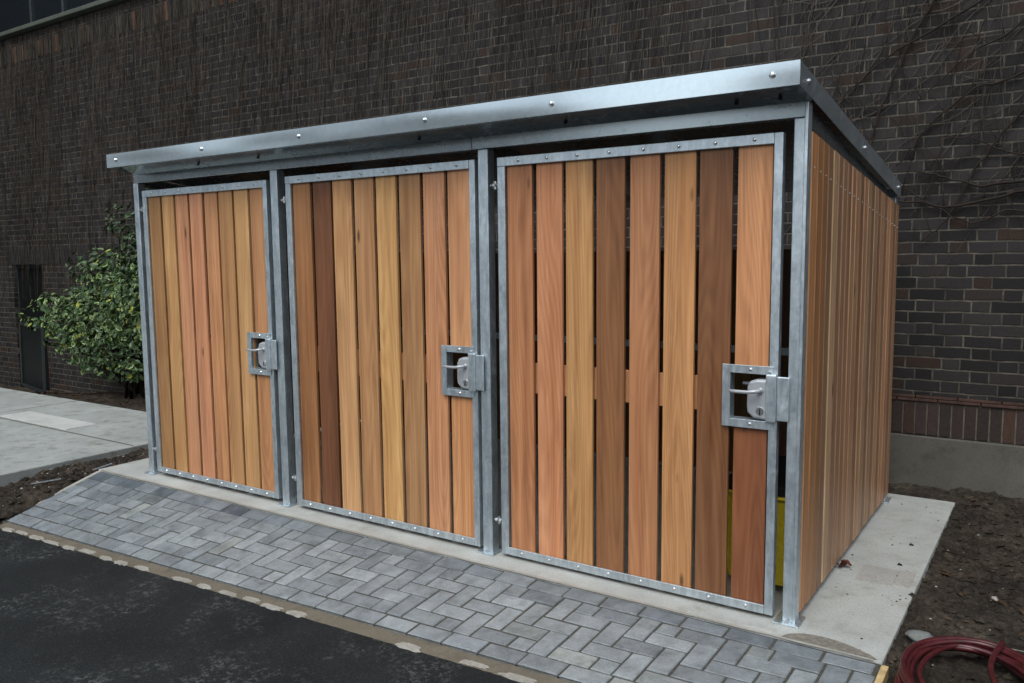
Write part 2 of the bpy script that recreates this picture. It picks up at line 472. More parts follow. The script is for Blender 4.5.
# mortar fillet line between slab and blocks
fl = MB(); n = 150
for i in range(n):
    x0 = -5.16+5.5*i/n; x1 = -5.16+5.5*(i+1)/n
    w0 = .007+.005*mnoise.noise(Vector((x0*7, 0, 0))); w1 = .007+.005*mnoise.noise(Vector((x1*7, 0, 0)))
    fl.face([(x0, -.146-w0, .0015), (x1, -.146-w1, .0015), (x1, -.139+w1*.3, .0035), (x0, -.139+w0*.3, .0035)])
tag(fl.build('slab_edge_mortar', M['haunch_light']), kind='structure')
# sand washed on to the slab corner + inset repair patch
sd = MB(); m = 30
arc = [(-.02+.37*i/m, -.139+.085*math.sin(math.pi*(i/m)**.75)**.75+.006*mnoise.noise(Vector((i*.6, 0, 0)))*(0 < i < m)) for i in range(m+1)]
for i in range(m):
    (xa, ya), (xb, yb) = arc[i], arc[i+1]
    sd.face([(xa, -.143, .0045), (xb, -.143, .0045), (xb, yb, .0045), (xa, ya, .0045)])
tag(sd.build('sand', M['sand']), kind='stuff', label='brown sand smeared on the slab edge by the corner post', cat='sand')
pt = MB().box(.105, .27, .665, .90, -.01, .0035).box(.2725, .345, .69, .91, -.01, .003)
tag(pt.build('slab_patch', M['patch'], bevel=.002), kind='structure')
def slab_line(x0, y0, x1, y1, w): 
    d = Vector((x1-x0, y1-y0)).normalized(); nx, ny = -d.y*w/2, d.x*w/2
    return [(x0-nx, y0-ny, .0022), (x1-nx, y1-ny, .0022), (x1+nx, y1+ny, .0022), (x0+nx, y0+ny, .0022)]

# path left of the shelter
pa = MB()
pa.hexa([(-30, -9, -.35), (-5.66, -9, -.35), (-5.70, 1.44, -.35), (-30, 1.44, -.35), (-30, -9, -.02), (-5.64, -9, -.02), (-5.705, 1.44, 0), (-30, 1.44, -.0)])
tag(pa.build('path', M['path'], bevel=.008), kind='structure')
jn = MB()
for x_ in (-8.4, -11.4): jn.face([(x_, -9, -.0085), (x_+.012, -9, -.0085), (x_+.012, 1.43, .003), (x_, 1.43, .003)])
for y_ in (.45,): jn.face([(-20, y_, .0025), (-5.72, y_, .0025), (-5.72, y_+.012, .0025), (-20, y_+.012, .0025)])
tag(jn.build('path_joint', M['haunch']), kind='structure')
pp = MB().box(-8.2, -6.9, .50, .80, -.02, .004)
tag(pp.build('path_patch', concrete('pale_repair', (.50, .51, .49), .3), bevel=.003), kind='structure')

def terrain(name, x0, x1, y0, y1, step, zf, mat):
    nx = int((x1-x0)/step)+1; ny = int((y1-y0)/step)+1
    vs = []; fs = []
    for j in range(ny+1):
        for i in range(nx+1):
            x = x0+(x1-x0)*i/nx; y = y0+(y1-y0)*j/ny; vs.append((x, y, zf(x, y)))
    for j in range(ny):
        for i in range(nx):
            a = j*(nx+1)+i; fs.append((a, a+1, a+nx+2, a+nx+1))
    m_ = MB(); m_.v = vs; m_.f = fs; m_.c = [None]*len(fs)
    return tag(m_.build(name, mat, smooth=True), kind='structure')
def nz(x, y, s, a, o=0): return a*mnoise.noise(Vector((x*s+o, y*s, o)))
def z_right(x, y):
    z = -.035 + nz(x, y, 1.7, .03) + nz(x, y, 6, .020, 3) + nz(x, y, 17, .026, 5) + nz(x, y, 42, .016, 9)
    if y > 2.3: z += .0
    return z
terrain('soil', .30, 4.2, -.9, 2.80, .022, z_right, M['soil'])
def z_back(x, y): return -.05 + nz(x, y, 2, .03) + nz(x, y, 9, .03, 4) + nz(x, y, 25, .015, 8)
terrain('soil_behind', -5.3, .32, 2.28, 2.80, .04, z_back, M['soil'])
def z_left(x, y):
    base = -.055 + .10*min(0, y+.1)*.9
    m = .5+.5*mnoise.noise(Vector((x*2.5, y*2.5, 7)))
    z = base + .07*m*max(0, 1-abs(x+5.45)/.26) + nz(x, y, 7, .035, 2) + nz(x, y, 21, .022, 5) + nz(x, y, 50, .010, 8)
    if x > -5.24: z -= .6*(x+5.24)
    return z
terrain('soil_strip', -5.72, -5.15, -1.6, 1.5, .016, z_left, M['soil'])
def z_bed(x, y):
    z = -.02 + nz(x, y, 2, .03) + nz(x, y, 11, .03, 4) + nz(x, y, 30, .014, 6)
    if x < -8: z -= .10*min(3.6, -8-x)*min(1, (y-1.40)/1.0)
    return z
terrain('planting_bed', -16, -5.15, 1.42, 2.80, .04, z_bed, M['soil'])
# timber / mortar edge along the left end of the blocks
te = MB()
for i in range(14):
    y0 = -.86+.75*i/14; y1 = -.86+.75*(i+1)/14
    o0 = .006*mnoise.noise(Vector((y0*9, 1, 1))); o1 = .006*mnoise.noise(Vector((y1*9, 1, 1)))
    z0, z1 = zpave(bx0, y0)-.004, zpave(bx0, y1)-.004
    te.hexa([(-5.205+o0, y0, z0-.08), (-5.162, y0, z0-.08), (-5.162, y1, z1-.08), (-5.205+o1, y1, z1-.08), (-5.20+o0, y0, z0), (-5.162, y0, z0), (-5.162, y1, z1), (-5.20+o1, y1, z1)])
tag(te.build('pavement_edging', M['haunch_light']), kind='structure')
st = MB().hexa([(.376, -.42, -.2), (.402, -.42, -.2), (.402, -.19, -.2), (.376, -.19, -.2), (.376, -.42, .006), (.402, -.42, .006), (.402, -.19, .012), (.376, -.19, .012)])
tag(st.build('timber_peg', M['stake'], bevel=.002), 'yellow timber shuttering piece standing at the corner of the slab and blocks', 'timber')

# ------------------------------------------------------------------ brick wall
WY = 2.785
wall = empty('brick_wall', (0, WY, 0))
tag(wall, 'tall dark soot-stained brick wall behind the timber shelter', 'wall')
WTOP = 4.47
X0, X1 = -34, 14
DX0, DX1, DZ0, DZ1 = -12.62, -11.72, -.40, 1.53
w = MB()
w.box(X0, DX0, 0, .33, -.6, WTOP).box(DX0, DX1, 0, .33, DZ1, WTOP)
w.box(DX1, -5.0, 0, .33, -.6, WTOP).box(-5.0, X1, 0, .33, .602, WTOP)
w.build('brickwork', M['brick'], wall)
pl_ = MB(); pl_.box(-5.0, X1, -.02, .33, -.6, .315); pl_.build('plinth', M['plinth'], wall, bevel=.008)
# soldier course and creasing tile above the plinth
def soldier(name, xa, xb, za, zb, yo, reds, seed, pal):
    rr = random.Random(seed); s_ = MB(); jm = MB()
    jm.box(xa, xb, yo+.008, .25, za, zb)
    x = xa
    while x < xb-.06:
        c = rr.choice(pal)
        if rr.random() < reds: c = (.075, .034, .020)
        b = rr.uniform(.75, 1.25); c = tuple(q*b for q in c)
        d = rr.uniform(-.003, .003)
        s_.box(x+.004, x+.070, yo+d, yo+.04, za+.006, zb-.005, c); x += .0755
    k = s_
    return s_, jm
pal = [(.030, .021, .018), (.022, .016, .014), (.048, .026, .019), (.036, .024, .021)]
kk = NT('soldier_brick'); at = kk.n('ShaderNodeVertexColor'); at.layer_name = 'Col'
vv = kk.coord(); nn = kk.noise(vv, 50, 5, .7)
kk.bump(nn, .5, .004); M['soldier'] = kk.fin(kk.mix(1.0, at.outputs[0], kk.ramp(nn, [(.25, .6), (.75, 1.5)]), 'MULTIPLY'), .8, 0, .3)
mort = plain('dark_mortar', (.13, .115, .09), .9, 0, .2, .35, 12)
a, b = soldier('soldier_course', -5.0, 6.0, .320, .555, -.004, .07, 3, pal)
a.build('soldier_course', M['soldier'], wall, bevel=.003); b.build('mortar_joint', mort, wall)
t_ = MB(); x = -5.0; rr = random.Random(5)
while x < 6:
    L = .26; t_.box(x, x+L-.006, -.016+rr.uniform(-.003, .003), .2, .560, .578); t_.box(x+.12, x+.12+L-.006, -.010+rr.uniform(-.003, .003), .2, .582, .600); x += L
t_.build('creasing_tile', M['tile'], wall, bevel=.002)
# upper soldier band with rusty bricks, then coping
pal2 = [(.030, .025, .020), (.024, .022, .018), (.045, .030, .018), (.020, .020, .017)]
a, b = soldier('upper_band', -16.0, -5.0, WTOP, 4.70, -.012, .10, 9, pal2)
a.build('soldier_course', M['soldier'], wall, bevel=.003); b.build('mortar_joint', mort, wall)
w2 = MB().box(X0, -16.0, .0, .33, WTOP, 4.86).box(-5.0, X1, .0, .33, WTOP, 4.86).box(-16.0, -5.0, .004, .33, 4.70, 4.86)
w2.build('brickwork', M['brick'], wall)
cp = MB().hexa([(X0, -.10, 4.862), (X1, -.10, 4.862), (X1, .55, 4.862), (X0, .55, 4.862), (X0, -.10, 4.92), (X1, -.10, 4.92), (X1, .55, 5.02), (X0, .55, 5.02)])
cp.build('coping', M['coping'], wall, bevel=.01)
up = MB()
up.box(X0, -15, .5, .8, 4.95, 5.06).box(-10.75, X1, .5, .8, 4.95, 9.0).box(X0, -10.75, .5, .8, 7.2, 9.0).box(-15, -10.75, .5, .8, 4.95, 5.06)
up.build('upper_wall', M['brick'], wall)
uw = MB().box(-15, -10.75, .60, .64, 5.06, 7.2); uw.build('window_pane', M['glass'], wall)
uf = MB()
for x_ in (-15, -13.9, -12.65, -11.72, -10.81): uf.box(x_, x_+.06, .54, .62, 5.06, 7.2)
uf.box(-15, -10.75, .535, .62, 5.05, 5.12)
uf.build('window_frame', M['teal_frame'], wall, bevel=.004)
# lintel of soldiers over the low doorway, and the door in it
a, b = soldier('lintel', -12.7, -9.8, 1.535, 1.76, -.006, .0, 21, [(.018, .016, .016), (.024, .021, .020)])
a.build('lintel', M['soldier'], wall, bevel=.003); b.build('mortar_joint', mort, wall)
dr = empty('cellar_door', (-12.2, WY+.1, -.4))
tag(dr, 'low dark door with reddish jamb in the brick wall left of the bush', 'door')
def at_(mb, dx, dy, dz): mb.v = [(x-dx, y-dy, z-dz) for x, y, z in mb.v]; return mb
o = (-12.2, WY+.1, -.4)
at_(MB().box(DX0+.05, DX1-.05, WY+.10, WY+.14, -.40, 1.48), *o).build('door_leaf', M['dark_paint'], dr, bevel=.004)
at_(MB().box(DX0, DX0+.05, WY+.05, WY+.15, -.4, 1.53).box(DX0+.05, DX1, WY+.05, WY+.15, 1.48, 1.53), *o).build('door_frame', M['grey_frame'], dr, bevel=.004)
at_(MB().box(DX1-.07, DX1, WY+.03, WY+.15, -.4, 1.48), *o).build('jamb', M['red_wood'], dr, bevel=.004)
at_(MB().cyl((DX0+.13, WY+.10, .6), (0, -1, 0), .012, .05).cyl((DX0+.13, WY+.05, .6), (1, 0, 0), .01, .1), *o).build('door_handle', M['grey_frame'], dr)
# leaning framed panel seen low in front of the doorway
pn = empty('framed_panel', (-9.80, 1.60, 0))
tag(pn, 'dark framed panel standing at the back edge of the path beneath the bush', 'panel')
def bar(mb, p, q, w_, d_):
    p, q = Vector(p), Vector(q); ax = (q-p); L = ax.length; qd = ax.to_track_quat('Z', 'Y')
    pts = []
    for z in (0, L):
        for sx, sy in ((-1, -1), (1, -1), (1, 1), (-1, 1)):
            pts.append(p + qd @ Vector((sx*w_/2, sy*d_/2, z)))
    mb.hexa(pts); return mb
fr = MB(); A = (-.33, .06, .02); B = (.32, 0, -.02); Ct = (.33, .02, .78); Dt = (-.33, .08, .80)
for p, q in ((A, B), (B, Ct), (Ct, Dt), (Dt, A)): bar(fr, p, q, .035, .035)
fr.build('frame', M['grey_frame'], pn, bevel=.003)
MB().hexa([Vector(A)+Vector((0, .0, 0)), Vector(B), Vector(B)+Vector((.003, .012, 0)), Vector(A)+Vector((.003, .012, 0)),
           Vector(Dt), Vector(Ct), Vector(Ct)+Vector((.003, .012, 0)), Vector(Dt)+Vector((.003, .012, 0))]).build('panel_sheet', M['dark_paint'], pn)

# ------------------------------------------------------------------ climbing plants on the wall
def wander(p, d, L, step, wob, rr, yref=WY-.012):
    pts = [Vector(p)]; a = math.atan2(d[1], d[0]); n = max(2, int(L/step))
    for i in range(n):
        a += rr.gauss(0, wob)
        q = pts[-1] + Vector((math.cos(a)*step, 0, math.sin(a)*step))
        q.y = yref - .012*abs(mnoise.noise(Vector((q.x*3, q.z*3, L))))
        pts.append(q)
    return pts
rr = random.Random(31)
cl = empty('climbing_plant', (.7, WY-.03, .4))
tag(cl, 'bare leafless climber with long dark branches on the wall right of the shelter', 'climber')
def branch(pts, r0, r1, parent, seed):
    rb = random.Random(seed); m_ = MB()
    # smooth polyline through given pts (catmull)
    P = [Vector(p) for p in pts]; out = []
    for i in range(len(P)-1):
        p0 = P[max(i-1, 0)]; p1 = P[i]; p2 = P[i+1]; p3 = P[min(i+2, len(P)-1)]
        for k in range(6):
            t = k/6; q = .5*((2*p1)+(-p0+p2)*t+(2*p0-5*p1+4*p2-p3)*t*t+(-p0+3*p1-3*p2+p3)*t**3)
            q += Vector((rb.gauss(0, .006), 0, rb.gauss(0, .006))); out.append(q)
    out.append(P[-1])
    r0, r1 = r0*1.4, r1*1.25
    n_ = len(out); m_.tube(out, [r0+(r1-r0)*i/(n_-1) for i in range(n_)], 6)
    for i in range(3, n_, 2):      # side twigs
        if rb.random() < .75:
            a = rb.uniform(.5, 2.2); p = out[i]
            tw = wander(p, (math.cos(a), math.sin(a)), rb.uniform(.15, .7), .05, .16, rb, p.y)
            m_.tube(tw, [r1*.8*(1-.7*k/len(tw)) for k in range(len(tw))], 4)
    m_.v = [(x-.7, y-(WY-.03), z-.4) for x, y, z in m_.v]
    return m_.build('branch', M['twig'], parent, smooth=True)
Yb = WY-.035
PX = lambda pts: [(x, Yb, z) for x, z in pts]
branch(PX([(1.9, 2.05), (1.2, 1.96), (.64, 2.03), (.40, 2.02), (.15, 2.10), (.0, 2.14)]), .010, .004, cl, 1)
branch(PX([(1.6, 2.3), (1.0, 2.06), (.6, 1.96), (.25, 1.90), (-.12, 1.95), (-.5, 1.98)]), .009, .004, cl, 2)
branch(PX([(1.9, 3.1), (1.2, 2.9), (.62, 2.72), (.30, 2.62), (.05, 2.40), (-.12, 2.18)]), .008, .0035, cl, 3)
branch(PX([(.40, 3.8), (.20, 3.4), (.02, 3.15), (-.18, 2.72), (-.28, 2.40), (-.36, 2.2)]), .009, .0035, cl, 4)
branch(PX([(1.2, 3.3), (.75, 2.62), (.50, 2.35), (.33, 2.06), (.2, 1.8), (.05, 1.66)]), .008, .003, cl, 5)
branch(PX([(.75, 3.6), (.35, 3.2), (-.15, 2.95), (-.45, 2.7), (-.62, 2.5)]), .007, .003, cl, 6)
branch(PX([(1.5, 1.5), (1.0, 1.72), (.6, 1.85), (.35, 1.78), (.1, 1.92), (-.1, 2.05)]), .006, .003, cl, 7)
branch(PX([(1.3, 2.9), (.9, 2.3), (.62, 2.2), (.35, 2.32), (.15, 2.35)]), .006, .003, cl, 8)
branch(PX([(1.6, 4.0), (1.0, 3.4), (.55, 3.0), (.28, 2.85), (0, 2.6)]), .007, .003, cl, 9)
# dense mass of fine hanging stems across the rest of the wall
tw = MB()
def stem(x, z, L, a, r, wob=.05, st=.11):
    pts = wander((x, WY-.014, z), (math.cos(a), math.sin(a)), L, st, wob, rr)
    m = len(pts)
    tw.tube(pts, [max(.0012, r*(1-.6*k/m)) for k in range(m)], 3, cap=False)
for i in range(9000):
    if i == 4000: tw_dark, tw = tw, MB()
    x = -16+17.6*rr.random()
    dens = .5+.5*mnoise.noise(Vector((x*.9, 0, 5)))
    if rr.random() > (.25+dens*1.1)*(1 if x < -1.4 else .30): continue
    z = 4.85*rr.random()**.5+.4
    if x > -7.5: z = max(z, 2.1+rr.random()*2.7)
    if z < 1.2: continue
    z = min(4.84, z); L = min(rr.uniform(.3, 1.3), z-.9)
    stem(x, z, L, R(-90)+rr.gauss(-.06, .10), rr.uniform(.0012, .0036), .055, .10)
for i in range(260):
    x = -.9+3.0*rr.random(); z = 2.0+2.8*rr.random()
    stem(x, z, rr.uniform(.3, 1.1), R(-118)+rr.gauss(0, .45), rr.uniform(.0018, .0045), .17, .07)
M['twig_pale'] = plain('pale_twig', (.060, .049, .040), .85, 0, .2, .4, 8)
tag(tw_dark.build('creeper_stems', M['twig']), 'mass of thin dark bare creeper stems hanging over the upper brick wall', 'creeper', kind='stuff')
tag(tw.build('creeper_stems', M['twig_pale']), 'mass of thin pale dry creeper stems hanging over the upper brick wall', 'creeper', kind='stuff')

# ------------------------------------------------------------------ variegated bush
def bush(root, cx, cy, blobs, nleaf, seed, label):
    t = empty('variegated_bush', (cx, cy, 0)); tag(t, label, 'bush')
    rr = random.Random(seed); lf = MB(); wd = MB()
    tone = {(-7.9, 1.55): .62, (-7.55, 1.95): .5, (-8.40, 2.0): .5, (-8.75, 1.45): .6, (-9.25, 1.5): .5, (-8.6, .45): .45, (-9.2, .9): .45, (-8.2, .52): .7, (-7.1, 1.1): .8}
    for (bx, by, bz, rx, ry, rz, nl) in blobs:
        for i in range(4):
            tip = Vector((bx-cx+rr.uniform(-.5, .5)*rx, by-cy+rr.uniform(-.5, .5)*ry, bz+rr.uniform(-.2, .6)*rz))
            s0 = Vector((rr.uniform(-.25, .25), rr.uniform(-.1, .1), -.05)); mid = (s0+tip)/2+Vector((rr.uniform(-.1, .1), 0, .1))
            wd.tube([s0, mid, tip], [.018, .012, .004], 5)
        for i in range(nl):
            while True:
                p = Vector((rr.uniform(-1, 1), rr.uniform(-1, 1), rr.uniform(-1, 1)))
                if .25 < p.length < 1: break
            p = p*(1 + .35*mnoise.noise(p*2.2+Vector((bx, by, bz))))
            if mnoise.noise(Vector((p.x*3.4+bx*5, p.y*3.4, p.z*3.4+bz))) < -.10: continue
            q = Vector((bx-cx+p.x*rx, by-cy+p.y*ry, bz+p.z*rz))
            if q.y+cy > WY-.04 or q.z < .12: continue
            if q.y+cy < 1.15: continue
            L = rr.uniform(.035, .10); W = L*rr.uniform(.45, .62)
            nrm = (p.normalized()*.6+Vector((rr.gauss(0, .5), -.4+rr.gauss(0, .4), .55+rr.gauss(0, .45)))).normalized()
            ax = nrm.cross(Vector((rr.gauss(0, 1), rr.gauss(0, 1), rr.gauss(0, 1)))).normalized(); si = nrm.cross(ax)
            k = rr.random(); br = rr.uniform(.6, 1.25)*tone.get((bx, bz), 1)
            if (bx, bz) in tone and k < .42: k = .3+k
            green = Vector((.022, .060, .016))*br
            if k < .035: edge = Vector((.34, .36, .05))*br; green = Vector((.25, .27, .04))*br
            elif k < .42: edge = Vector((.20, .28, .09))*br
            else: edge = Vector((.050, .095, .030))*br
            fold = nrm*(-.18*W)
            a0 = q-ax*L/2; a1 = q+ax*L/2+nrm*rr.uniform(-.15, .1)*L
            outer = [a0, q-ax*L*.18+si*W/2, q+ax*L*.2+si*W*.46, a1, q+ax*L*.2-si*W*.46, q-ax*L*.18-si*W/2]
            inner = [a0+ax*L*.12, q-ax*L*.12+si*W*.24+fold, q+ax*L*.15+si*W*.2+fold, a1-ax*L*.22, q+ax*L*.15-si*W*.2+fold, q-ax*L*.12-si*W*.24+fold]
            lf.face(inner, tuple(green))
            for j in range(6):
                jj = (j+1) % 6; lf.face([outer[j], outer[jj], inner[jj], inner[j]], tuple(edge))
    lf.build('foliage', M['leaf'], t); wd.build('stem', M['twig'], t, smooth=True)
    return t
bush('bush', -8.1, 2.05, [
    (-8.60, 1.95, .90, .90, .50, .42, 2300), (-7.75, 1.95, 1.05, .65, .50, .48, 1900), (-7.9, 2.15, 1.55, .60, .42, .45, 1300),
    (-7.55, 2.2, 1.95, .50, .38, .38, 800), (-8.40, 2.15, 2.0, .32, .3, .30, 300), (-9.5, 1.9, .88, .55, .40, .36, 1000),
    (-8.65, 2.05, 1.40, .50, .42, .36, 700), (-9.0, 1.9, .58, .60, .38, .26, 550), (-9.25, 2.1, 1.5, .3, .3, .25, 160),
    (-8.2, 1.8, .52, .60, .38, .25, 600), (-7.1, 1.9, 1.1, .6, .5, .7, 1100), (-8.5, 2.2, .40, 1.0, .35, .40, 1500), (-9.2, 2.35, .9, .7, .3, .6, 500), (-7.55, 1.62, .40, .22, .2, .15, 200), (-10.2, 1.92, .72, .42, .2, .07, 90)],
    0, 5, 'green and cream variegated bush against the wall left of the shelter')

# ------------------------------------------------------------------ the timber and steel shelter
SH = empty('bin_shelter', (0, 0, 0))
tag(SH, 'galvanised steel and cedar board bin shelter with three locked doors', 'bin shelter')
sroof = lambda y: 2.328 - .1335*(y+.2)      # top of the fascia along y
YB = 2.19
# posts
def post(x0, x1, y0, y1, ztop, lip=None):
    m_ = MB().box(x0, x1, y0, y1, .008, ztop)
    p = m_.build('post', M['galv'], SH, bevel=.004)
    cx, cy = (x0+x1)/2, (y0+y1)/2
    b_ = MB(); b_.box(cx-.055, cx+.055, y0-.03, y1+.035, .0, .008)
    bp = b_.build('base_plate', M['galv'], p, bevel=.002)
    bb = MB()
    bb.cyl((cx, y0-.016, .008), (0, 0, 1), .008, .008, 6); bb.cyl((cx, y0-.016, .008), (0, 0, 1), .004, .016, 8)
    bb.build('anchor_bolt', M['chrome'], p)
    return p
PZ = 2.142
post(-4.757, -4.700, .0, .06, PZ); post(-3.272, -3.208, .0, .06, PZ); post(-1.660, -1.598, .0, .06, PZ)
p4 = post(-.058, -.0145, .0, .06, PZ)
MB().box(-.0140, -.001, -.006, .055, .008, 2.205).build('post_flange', M['galv'], p4, bevel=.002)
for x_ in (-4.73, -3.24, -1.63, -.035): post(x_-.03, x_+.03, 2.10, 2.16, 1.98)
# header beam in two lengths
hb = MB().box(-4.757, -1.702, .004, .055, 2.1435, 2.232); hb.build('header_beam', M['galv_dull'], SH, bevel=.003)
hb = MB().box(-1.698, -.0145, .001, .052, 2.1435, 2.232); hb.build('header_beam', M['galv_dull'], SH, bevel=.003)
for x_ in (-4.742, -3.24, -1.63, -.04):
    MB().hexa([(x_-.02, .06, 2.12), (x_+.02, .06, 2.12), (x_+.02, 2.1, 1.87), (x_-.02, 2.1, 1.87), (x_-.02, .06, 2.19), (x_+.02, .06, 2.19), (x_+.02, 2.1, 1.94), (x_-.02, 2.1, 1.94)]).build('rafter', M['galv_dull'], SH, bevel=.003)
# roof deck with folded fascias
RX0, RX1, RY0, RY1 = -4.727, .012, -.20, 2.135
roof = MB(); 
nrib = 30
roof.hexa([(RX0, RY0, sroof(RY0)-.022), (RX1, RY0, sroof(RY0)-.022), (RX1, RY1, sroof(RY1)-.022), (RX0, RY1, sroof(RY1)-.022),
           (RX0, RY0, sroof(RY0)-.004), (RX1, RY0, sroof(RY0)-.004), (RX1, RY1, sroof(RY1)-.004), (RX0, RY1, sroof(RY1)-.004)])
rf = roof.build('roof', M['galv_dull'], SH)
def sheet_strip(name, pts_top, pts_bot, thick, mat, parent, bev=.002, seg=60, amp=.0012, seed=0):
    """thin folded sheet between two ends with very slight dents"""
    (x0, y0, z0), (x1, y1, z1) = pts_top; (bx0_, by0_, bz0), (bx1_, by1_, bz1) = pts_bot
    m_ = MB(); rows = []
    d = Vector((x1-x0, y1-y0, 0)).normalized(); nrm = Vector((d.y, -d.x, 0))
    R_ = 4
    for side in (0, 1):
        grid = []
        for i in range(seg+1):
            t = i/seg; rowp = []
            for j in range(R_+1):
                s = j/R_
                p = Vector((x0, y0, z0)).lerp(Vector((x1, y1, z1)), t).lerp(Vector((bx0_, by0_, bz0)).lerp(Vector((bx1_, by1_, bz1)), t), s)
                p += nrm*amp*mnoise.noise(Vector((t*6+seed, s*1.2, seed)))
                if side: p -= nrm*thick
                rowp.append(tuple(p))
            grid.append(rowp)
        rows.append(grid)
    def idx(side, i, j): return side*(seg+1)*(R_+1)+i*(R_+1)+j
    m_.v = [p for g_ in rows for r_ in g_ for p in r_]
    for i in range(seg):
        for j in range(R_):
            m_.f.append((idx(0, i, j), idx(0, i, j+1), idx(0, i+1, j+1), idx(0, i+1, j)))
            m_.f.append((idx(1, i, j), idx(1, i+1, j), idx(1, i+1, j+1), idx(1, i, j+1)))
        m_.f.append((idx(0, i, 0), idx(0, i+1, 0), idx(1, i+1, 0), idx(1, i, 0)))
        m_.f.append((idx(0, i, R_), idx(1, i, R_), idx(1, i+1, R_), idx(0, i+1, R_)))
    for i in (0, seg):
        for j in range(R_): m_.f.append((idx(0, i, j), idx(0, i, j+1), idx(1, i, j+1), idx(1, i, j)))
    m_.c = [None]*len(m_.f)
    o = m_.build(name, mat, parent)
    for p in o.data.polygons: p.use_smooth = True
    o.data.set_sharp_from_angle(angle=R(30))
    return o
F = .092
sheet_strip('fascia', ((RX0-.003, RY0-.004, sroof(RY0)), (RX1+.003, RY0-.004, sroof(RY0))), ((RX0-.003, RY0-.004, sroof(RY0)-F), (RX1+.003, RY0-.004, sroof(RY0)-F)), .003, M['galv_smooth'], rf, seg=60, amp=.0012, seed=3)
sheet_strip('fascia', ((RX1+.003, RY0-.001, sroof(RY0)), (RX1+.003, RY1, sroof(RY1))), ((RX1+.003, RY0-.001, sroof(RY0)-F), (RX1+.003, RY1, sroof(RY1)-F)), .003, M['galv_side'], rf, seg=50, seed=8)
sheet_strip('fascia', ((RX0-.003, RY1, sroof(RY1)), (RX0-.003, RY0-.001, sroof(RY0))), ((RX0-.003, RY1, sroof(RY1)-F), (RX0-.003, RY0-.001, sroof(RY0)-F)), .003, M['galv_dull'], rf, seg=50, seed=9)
# return lip under the front fascia and the sloping soffit sheet back to the beam
MB().box(RX0, RX1, RY0-.0005, RY0+.03, sroof(RY0)-F-.001, sroof(RY0)-F+.002).build('drip_lip', M['galv_dull'], rf)
for xa, xb in ((RX0+.001, -1.702), (-1.698, RX1-.001)):
    MB().hexa([(xa, RY0+.03, 2.262), (xb, RY0+.03, 2.262), (xb, -.0, 2.205), (xa, -.0, 2.205), (xa, RY0+.03, 2.265), (xb, RY0+.03, 2.265), (xb, -.0, 2.208), (xa, -.0, 2.208)]).build('soffit', M['galv_dull'], rf)
def dome(m_, p, axis, r, h=None):
    p = Vector(p); axis = Vector(axis).normalized(); h = h or r*.6
    m_.cyl(p, axis, r, h*.45, 12); m_.cyl(p+axis*h*.45, axis, r, h*.35, 12, r*.72); m_.cyl(p+axis*h*.8, axis, r*.72, h*.2, 12, r*.3)
    return m_
for x_ in (-4.62, -3.66, -2.77, -1.84, -1.09, -.09):
    dome(MB(), (x_, RY0-.004, 2.283), (0, -1, 0), .0125, .012).build('bolt', M['chrome'], rf, smooth=False)
for y_ in (-.08, 1.02, 2.03):
    dome(MB(), (RX1+.003, y_, sroof(y_)-.045), (1, 0, 0), .012, .012).build('bolt', M['chrome'], rf)
for x_ in (-3.9, -3.3, -2.0, -1.1, -.28, -.1):
    MB().cyl((x_, -.06, 2.222), (0, 0, -1), .009, .010, 6).build('bolt', M['black'], rf)

# --- doors
def T(r, g, b):
    c = srgb(r, g, b, 1.0); n_ = srgb(188, 131, 90, 1.0)
    lum = (c[0]+c[1]+c[2])/sum(n_); c = tuple(q*.62+m*lum*.38 for q, m in zip(c, n_))
    c = (c[0]*.90, c[1]*.92, c[2]*.84); m = .3*c[0]+.55*c[1]+.15*c[2]
    return tuple((q*.93+m*.07)*.96 for q in c)
PAL = [
 [T(163,117,70), T(190,146,92), T(201,138,106), T(208,138,108), T(198,138,98), T(188,140,92), T(200,156,104), T(192,134,92)],
 [T(168,112,68), T(122,72,48), T(200,154,108), T(186,136,92), T(208,162,100), T(172,128,88), T(204,142,108), T(206,144,104)],
 [T(190,122,84), T(204,132,98), T(196,146,92), T(146,94,60), T(184,120,84), T(200,142,90), T(134,86,56), T(206,142,102)],
]
LOWER8 = [T(190,132,90), T(206,144,100), T(142,78,50)]
